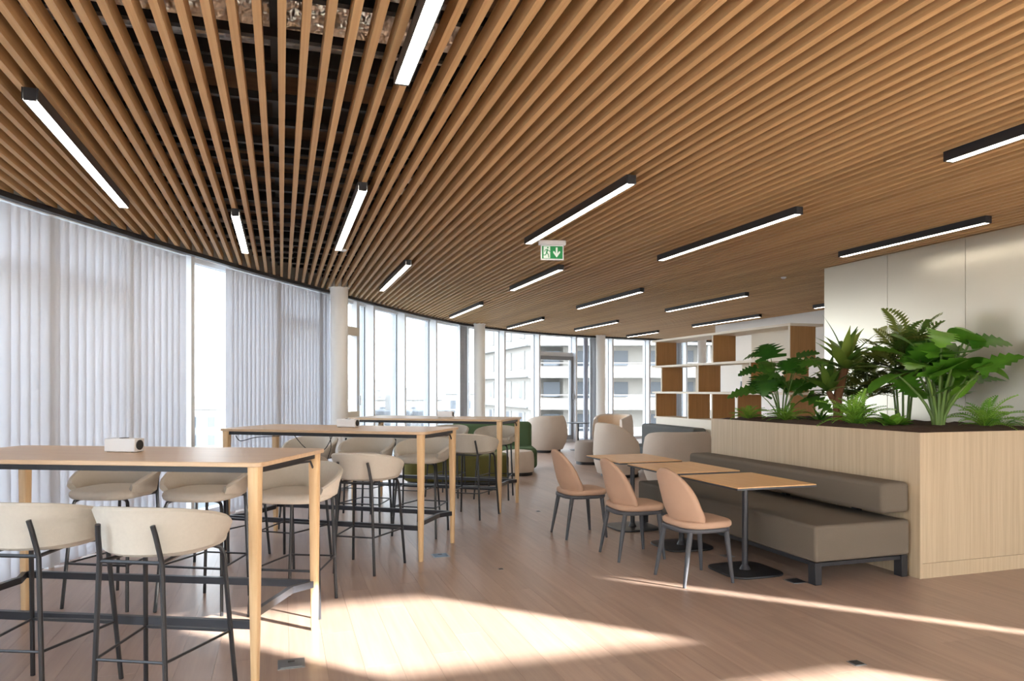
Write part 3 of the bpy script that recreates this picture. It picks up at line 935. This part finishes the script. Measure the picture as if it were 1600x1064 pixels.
def stemmed(name, label, loc, n, hmin, hmax, spread, meshes, rmin=.006, sc_=1.0, az0=0, per=2, lean=(0, 0)):
    """Clump of stalks, each carrying a few leaves near its tip."""
    e = thing(name, label, 'plant', (loc[0], loc[1], SZ - .02))
    for k in range(n):
        az = az0 + k * 137.5 + random.uniform(-15, 15)
        f = (k + .5) / n
        h = hmin + (hmax - hmin) * f + random.uniform(-.03, .03)
        rr = spread * (1.0 - .5 * f) * random.uniform(.85, 1.1)
        ax, ay = math.cos(R(az)), math.sin(R(az))
        def sp(t): return Vector((ax * (.03 + rr * t ** 1.6) + lean[0] * f * t, ay * (.03 + rr * t ** 1.6) + lean[1] * f * t, h * t ** .9))
        sk = MB().tube([sp(q / 5) for q in range(6)], [rmin * (1.5 - .8 * q / 5) for q in range(6)], 7).build('stalk', M_STEM, e, smooth=True)
        for j in range(per):
            o = put(meshes[(k + j) % len(meshes)], 'leaf', sk)
            t = 1.0 if j == 0 else random.uniform(.72, .95)
            orient(o, sp(t), az + (0 if j == 0 else random.choice((-1, 1)) * random.uniform(60, 150)) + random.uniform(-25, 25), random.uniform(-25, 45), random.uniform(-30, 30), sc_ * random.uniform(.75, 1.1))
    return e

def rosette(name, label, loc, n, meshes, e0, e1, sc_=1.0, part='frond', z=0.0):
    e = thing(name, label, 'plant', (loc[0], loc[1], SZ - .02 + z))
    for k in range(n):
        f = (k + .5) / n
        o = put(meshes[k % len(meshes)], part, e)
        az = k * 137.5 + random.uniform(-12, 12)
        orient(o, Vector((.012 * math.cos(R(az)), .012 * math.sin(R(az)), .01)), az, e0 + (e1 - e0) * f + random.uniform(-6, 6), random.uniform(-15, 15), sc_ * random.uniform(.8, 1.12))
    return e

stemmed('monstera', 'dark green split leaf monstera at the shelving end of the planter', (5.08, 6.40), 15, .28, .76, .30, MON, .005, 1.1)
stemmed('philodendron', 'tall bright green large leaved plant with thick stalks at the open end', (5.46, 4.82), 14, .40, .88, .30, PHI, .011, .95, per=3, lean=(.06, 0))

# dracaena: forked trunk with two crowns
e = thing('dracaena', 'dracaena with thick brown trunk and two crowns of strap leaves', 'plant', (5.18, 5.70, SZ - .02))
MB().tube([(0, 0, 0), (.005, 0, .12), (.0, .01, .25), (.03, 0, .38), (.07, -.02, .55)], [.05, .047, .044, .042, .034], 12).build('trunk', M_BARK, e, smooth=True)
MB().tube([(.0, .01, .2), (-.05, .03, .27), (-.075, .04, .33)], [.03, .028, .024], 10).build('branch', M_BARK, e, smooth=True)
for base, n, s_ in ((Vector((.07, -.02, .54)), 24, 1.25), (Vector((-.077, .04, .32)), 18, 1.05)):
    for k in range(n):
        f = (k + .5) / n
        o = put(DRA[k % 2], 'leaf', e)
        orient(o, base + Vector((0, 0, .02 * f)), k * 137.5 + random.uniform(-10, 10), 5 + 78 * f ** 1.1 + random.uniform(-8, 8), random.uniform(-20, 20), s_ * random.uniform(.8, 1.1))

def palm(label, loc, canes, h, n, sc_):
    e = thing('bamboo_palm', label, 'plant', (loc[0], loc[1], SZ - .02))
    for c in range(canes):
        a = 2 * math.pi * c / canes
        bx, by = .05 * math.cos(a), .05 * math.sin(a)
        tx, ty = .11 * math.cos(a), .11 * math.sin(a)
        hh = h * random.uniform(.75, 1.0)
        MB().tube([(bx, by, 0), ((bx + tx) / 2, (by + ty) / 2, hh * .5), (tx, ty, hh)], [.011, .009, .006], 7).build('cane', M_STEM, e, smooth=True)
        for k in range(n):
            f = .35 + .65 * (k + 1) / n
            o = put(PAL[(k + c) % 2], 'frond', e)
            orient(o, Vector((bx + (tx - bx) * f, by + (ty - by) * f, hh * f)), math.degrees(a) + k * 137.5 + random.uniform(-20, 20), 20 + 40 * (k / n) + random.uniform(-12, 12), random.uniform(-20, 20), sc_ * random.uniform(.75, 1.05))
palm('feathery palm behind the dracaena trunk, against the white wall', (5.62, 5.92), 5, .58, 6, .9)
palm('taller feathery palm with green canes beside the large leaved plant', (5.74, 5.46), 8, .85, 6, .95)

rosette('fern', 'small fern at the far corner of the planter by the shelves', (4.90, 6.72), 22, FER, 10, 65, .85)
rosette('fern', 'spreading fern at the foot of the monstera', (4.98, 6.20), 24, FER, 5, 65, .95)
rosette('spider_plant', 'low spiky rosette between the monstera and the dracaena trunk', (5.25, 6.02), 18, BRO[:1], 5, 70, 1.0, 'leaf')
rosette('fern', 'bright upright fern in front of the dracaena trunk', (4.98, 5.26), 30, FER, 8, 80, 1.3)
rosette('leafy_plant', 'low plant with broad light green leaves beside the bright fern', (5.15, 5.00), 22, BRO[1:], 10, 70, 1.1, 'leaf')
rosette('fern', 'loose fern to the right of the thick stalked plant', (5.86, 4.70), 22, FER, 5, 75, 1.25)
rosette('fern', 'low dark fern by the white wall at the open end of the planter', (6.1, 4.72), 12, FER, 3, 45, .9)

# ------------------------------------------------------------------ shelving unit
SX, SD = 6.85, .45
SY0, SY1 = 8.46, 12.30
su = thing('shelving_unit', 'tall open shelving unit with cream boards and oak dividers', 'shelving', (SX, SY0, 0))
Lh = SY1 - SY0
zs = [.93, 1.405, 1.895, 2.385]
MB().box(.02, SD, .0, Lh, 0, zs[0] - .015).build('base_cabinet', M_CREAM, su)
for i, z in enumerate(zs):
    MB().box(-.04 if i else -.0, SD + (.08 if i == 3 else 0), -.06 if i == 3 else 0, Lh + .05, z - .018, z + .018).build('shelf_board', M_CREAM, su)
def divider(y, row, t=.03):
    z0, z1 = zs[row] + .018, zs[row + 1] - .018
    yy = y - SY0
    dv = MB().box(.012, SD - .005, yy, yy + t, z0, z1).build('divider', M_SHELFW, su)
    MB().box(0, .012, yy, yy + t, z0, z1).build('divider_edge', M_CREAM, dv)
def backp(y0, y1, row):
    MB().box(SD - .03, SD - .012, y0 - SY0, y1 - SY0, zs[row] + .018, zs[row + 1] - .018).build('back_panel', M_CREAM, su)
for y in (8.46, 10.36, 12.27): divider(y, 2)
for y in (8.60, 9.35, 10.80, 12.05): divider(y, 1)
for y in (8.46, 9.68, 10.38, 11.12, 12.27): divider(y, 0)
for y0, y1 in ((9.45, 10.15), (10.95, 11.55)): backp(y0, y1, 1)
backp(8.6, 9.9, 2)
for k, z in enumerate((1.585, 1.80)):
    s_ = thing('wall_switch', ('lower' if k == 0 else 'upper') + ' small dark switch on the white wall behind the shelves', 'switch', (XR, 13.57, z))
    MB().box(-.012, 0, -.05, .05, -.07, .07).build('plate', M_PLASTIC, s_)
    MB().box(-.016, -.012, -.035, .035, -.055, .055).build('rocker', M_DGREY, s_)

# ------------------------------------------------------------------ lounge
def tub_chair(x, y, rz, label, a=.42, b=.40, h=.84, arm=.58, mat=M_TUB, inner=M_TUBIN, sweep=125, bulge=.05):
    e = thing('tub_armchair', label, 'armchair', (x, y, 0), R(rz), group='upholstered tub armchairs in the lounge')
    N = 30; L = []
    for i in range(N + 1):
        th = -sweep + 2 * sweep * i / N
        u = abs(th) / sweep
        k = 1 - max(0, (u - .35) / .65) ** 2
        zt = arm + (h - arm) * k
        ca, sa = math.sin(R(th)), -math.cos(R(th))
        def pt(rad, z): return (ca * (a + rad), sa * (b + rad), z)
        zm = .06 + (zt - .06) * .42
        L.append([pt(-.05, .055), pt(.0 - .02, .06), pt(bulge * .6, .06 + (zm - .06) * .5), pt(bulge, zm), pt(bulge * .7, zm + (zt - zm) * .6), pt(.01, zt - .03), pt(-.02, zt), pt(-.06, zt), pt(-.09, zt - .03), pt(-.11, zm + .1), pt(-.12, .3), pt(-.12, .055)])
    o = MB().loops(L).build('shell', mat, e, smooth=True)
    MB().pad(a - .10, b - .07, .10, .40, .05, 2.6, 32, (0, .03), .02).build('seat_cushion', mat, e, smooth=True)
    # inner lining, just proud of the shell's inside
    Li = []
    for i in range(1, N):
        th = -sweep + 2 * sweep * i / N
        u = abs(th) / sweep
        k = 1 - max(0, (u - .35) / .65) ** 2
        zt = arm + (h - arm) * k
        ca, sa = math.sin(R(th)), -math.cos(R(th))
        def pt(rad, z): return (ca * (a + rad), sa * (b + rad), z)
        zm = .06 + (zt - .06) * .42
        Li.append([pt(-.096, zt - .035), pt(-.116, zm + .1), pt(-.126, .33), pt(-.134, .33), pt(-.126, zm + .1), pt(-.106, zt - .035)])
    MB().loops(Li).build('lining', inner, e, smooth=True)
    MB().pad(a - .09, b - .09, 0, .07, .01, 2.4, 32, (0, .0)).build('plinth', M_BLACK, e, smooth=True)
    return e
def cam2w(r, d): return (r * cy_ + d * sy_, -r * sy_ + d * cy_)
def C(px, d): return cam2w((px - 800) / 1120 * d, d)
x, y = 5.45, 11.00; tub_chair(x, y, -102, 'grey beige tub armchair showing its warm lining, left of a wider one', .40, .40, .90, .62)
x, y = 5.88, 9.86; tub_chair(x, y, -8, 'wide grey tub armchair turned away, right beside the oak planter', .50, .42, .82, .72, sweep=115)
x, y = 5.90, 15.85; tub_chair(x, y, 25, 'big rounded beige tub armchair turned away, beside the green sofa', .46, .44, .85, .66, sweep=130, bulge=.1)
x, y = 7.72, 15.95; tub_chair(x, y, 125, 'pale tub armchair facing out, by the small round table and windows', .46, .44, .85, .74)

def pouf(x, y, r, h, mat, label):
    e = thing('pouf', label, 'pouf', (x, y, 0), group='round poufs in the lounge')
    MB().lathe([(r * .6, .05), (r * .97, .06), (r, .10), (r * 1.01, h * .6), (r * .97, h - .05), (r * .88, h - .012), (r * .5, h + .004), (.01, h + .006)], 36).build('cushion', mat, e, smooth=True)
    MB().lathe([(r * .9, 0), (r * .9, .055)], 36).build('plinth', M_BLACK, e, smooth=True)
pouf(3.86, 11.70, .285, .42, M_TUB, 'pale beige round pouf beside the green sofa')
pouf(5.74, 12.95, .27, .46, M_POUF2, 'darker taupe round pouf left of the tub armchairs')

rt = thing('side_table', 'small round black pedestal table between the far armchairs', 'table', (6.80, 15.95, 0))
MB().lathe([(.01, .645), (.28, .645), (.285, .652), (.28, .66), (.01, .66)], 36).build('tabletop', M_BLACK, rt, smooth=True)
MB().tube([(0, 0, .01), (0, 0, .645)], .02, 14).build('stem', M_BLACK, rt, smooth=True)
MB().lathe([(.20, 0), (.20, .01), (.03, .018)], 30).build('base', M_BLACK, rt, smooth=True)

# green sofa and olive bench (axes turned with the farthest table)
sf = thing('sofa', 'green upholstered sofa with low rounded back behind the farthest high table', 'sofa', (3.92, 12.50, 0), R(-14))
MB().box(-1.0, .52, -.42, .30, .06, .42).build('seat', M_GREEN, sf, bevel=.07, bseg=4)
MB().box(-1.0, .48, .20, .46, .1, .86).build('backrest', M_GREEN, sf, bevel=.08, bseg=4)
MB().box(-.95, .45, -.36, .40, 0, .06).build('plinth', M_BLACK, sf)
bn = thing('bench', 'long olive green upholstered bench seen through the bar stool legs', 'bench', (2.62, 11.0, 0), R(-16))
MB().pad(.82, .40, .05, .46, .07, 4.5, 48, (0, 0), .01).build('cushion', M_OLIVE, bn, smooth=True)
MB().pad(.76, .34, 0, .055, .01, 4.5, 40).build('plinth', M_BLACK, bn, smooth=True)

gs = thing('sofa', 'dark grey sofa with straight back along the shelving unit', 'sofa', (6.45, 10.50, 0))
MB().box(.12, .38, 0, 1.85, .08, .81).build('backrest', M_SOFA, gs, bevel=.05, bseg=3)
MB().box(-.3, .2, 0, 1.85, .12, .43).build('seat', M_SOFA, gs, bevel=.04, bseg=3)
for yy in (.05, 1.72):
    for xx in (-.26, .28): MB().box(xx, xx + .05, yy, yy + .05, 0, .13).build('leg', M_BLACK, gs)

# ------------------------------------------------------------------ floor sockets
def floor_socket(x, y, s, mat, label, rz=0):
    e = thing('floor_socket', label, 'floor socket', (x, y, 0), R(rz))
    MB().box(-s, s, -s, s, .0, .003).build('frame', M_STEEL, e)
    MB().box(-s * .8, s * .8, -s * .8, s * .8, .003, .0045).build('flap', mat, e)
    MB().box(-s * .25, s * .25, s * .2, s * .5, .0045, .006).build('latch', M_BLACK, e)
floor_socket(1.34, 6.24, .075, M_BLUE, 'bluish floor socket beside the end leg of the middle high table')
floor_socket(.05, 4.03, .07, M_STEEL, 'steel floor socket below the end of the high table by the blinds')
floor_socket(3.76, 4.58, .065, M_DGREY, 'dark floor socket between the bistro base and banquette leg')
floor_socket(2.95, 3.11, .035, M_BLACK, 'small black floor socket alone on the open planks in the foreground')
floor_socket(1.71, 5.62, .02, M_BLACK, 'tiny dark floor socket on the planks beyond the sunlit patch')
floor_socket(2.94, 8.12, .025, M_BLACK, 'tiny dark floor socket beside the leg of the farthest high table')
floor_socket(3.75, 5.45, .05, M_STEEL, 'floor socket in the shade under the banquette front')

# ------------------------------------------------------------------ outside
tag(MB().box(-300, 400, -300, 500, -16, -15).build('ground_outside', M_GROUND), kind='structure', label='pale street level far below')

def apartment():
    # local frame: x along the balcony front, y away; corner at origin
    ox, oy = cam2w(1.6, 64)
    e = thing('apartment_building', 'pale apartment block with stacked white balconies outside the far windows', 'building', (ox, oy, -15), -math.atan2(360, 1120) + R(-3))
    FL = [-3.05, -.12, 2.72, 5.6, 8.5, 11.4, 14.3]
    FLs = [f + 15 for f in [-11.8, -8.9, -5.95] + FL]
    W = 42
    MB().box(0, W, 2.0, 16, 0, 34).build('wall', M_BLDG, e)
    # receding left side as a turned block
    side = MB().prism([(0, 2.0), (-6.2, 19), (3.0, 24), (3, 2.0)], 0, 34).build('side_wall', M_BLDG, e)
    for f in FLs:
        sb = MB().box(-.15, W, -.1, 2.05, f - .28, f).build('balcony_slab', M_BLDG2, e)
        MB().box(-.15, W, -.1, .05, f, f + .72).build('parapet', M_BLDG2, sb)
        MB().box(-.15, W, -.05, .0, f + 1.0, f + 1.06).build('rail', M_BLDG2, sb)
        for k in range(9):
            x0 = 1.2 + k * 3.1
            if k % 3 == 1: MB().box(x0, x0 + 1.2, 1.9, 2.04, f + .02, f + 2.2).build('balcony_door', M_BWIN, e)
            else: MB().box(x0, x0 + 1.5, 1.9, 2.04, f + .85, f + 2.2).build('window', M_BWIN, e)
            if k % 3 == 2: MB().box(x0 - 1.0, x0 - .8, .05, 2.0, f, f + 2.6).build('partition', M_BLDG2, e)
        # side ledge and windows
        d = Vector((-6.2, 17)).normalized(); nn = Vector((-d.y, d.x))
        def q(t, o): p = Vector((0, 2.0)) + d * t + nn * o; return (p.x, p.y)
        MB().prism([q(-.2, 0), q(18.1, 0), q(18.1, .5), q(-.2, .5)], f - .2, f + .05).build('ledge', M_BLDG2, e)
        for t0 in (2.2, 6.5, 9.0, 13.0):
            MB().prism([q(t0, -.02), q(t0 + 1.2, -.02), q(t0 + 1.2, .06), q(t0, .06)], f + .7, f + 2.2).build('window', M_BWIN, e)
            MB().prism([q(t0 - .6, .0), q(t0 - .05, .0), q(t0 - .05, .1), q(t0 - .6, .1)], f + .6, f + 2.3).build('shutter', M_BLDG2, e)
apartment()

def far_house(r, d, w, dp, top, label, roof=True, rz=0):
    x, y = cam2w(r, d)
    e = thing('distant_building', label, 'building', (x, y, -15), -math.atan2(360, 1120) + R(rz))
    H = top + 15
    MB().box(-w / 2, w / 2, 0, dp, 0, H).build('wall', M_BLDG2, e)
    MB().box(-w / 2 - .3, w / 2 + .3, -.3, dp + .3, H, H + .5).build('cornice', M_ROOF, e)
    if roof: MB().prism([(-w / 2 + 1, 1.5), (w / 2 - 1, 1.5), (w / 2 - 1, dp - 1), (-w / 2 + 1, dp - 1)], H + .5, H + 2.2).build('roof', M_ROOF, e)
    for k in range(2): MB().box(-w * .3 + k * w * .5, -w * .3 + k * w * .5 + 1.0, dp * .4, dp * .4 + 1, H + .5, H + 4.0).build('chimney', M_BLDG, e)
    nw = int(w / 3)
    for fl in range(4):
        z = H - 2.9 - fl * 3.0
        for k in range(nw):
            x0 = -w / 2 + 1 + k * (w - 1.4) / nw
            MB().box(x0, x0 + 1.1, -.06, .02, z, z + 1.7).build('window', M_BWIN, e)
far_house(-52, 118, 16, 12, -2.0, 'distant white block seen through the open glass strip between blinds', True, 20)
far_house(-31, 150, 18, 14, 1.0, 'distant low building beside the narrow casement window', True, 12)
far_house(-18.5, 128, 12, 10, -.6, 'distant pale terrace of rooms behind the clear windows', True, 6)
far_house(-15.5, 100, 12, 10, -2.2, 'distant nearer low white house below the skyline', False, -8)
far_house(-6.5, 140, 13, 12, .4, 'distant building with chimneys left of the apartment block', True, 4)
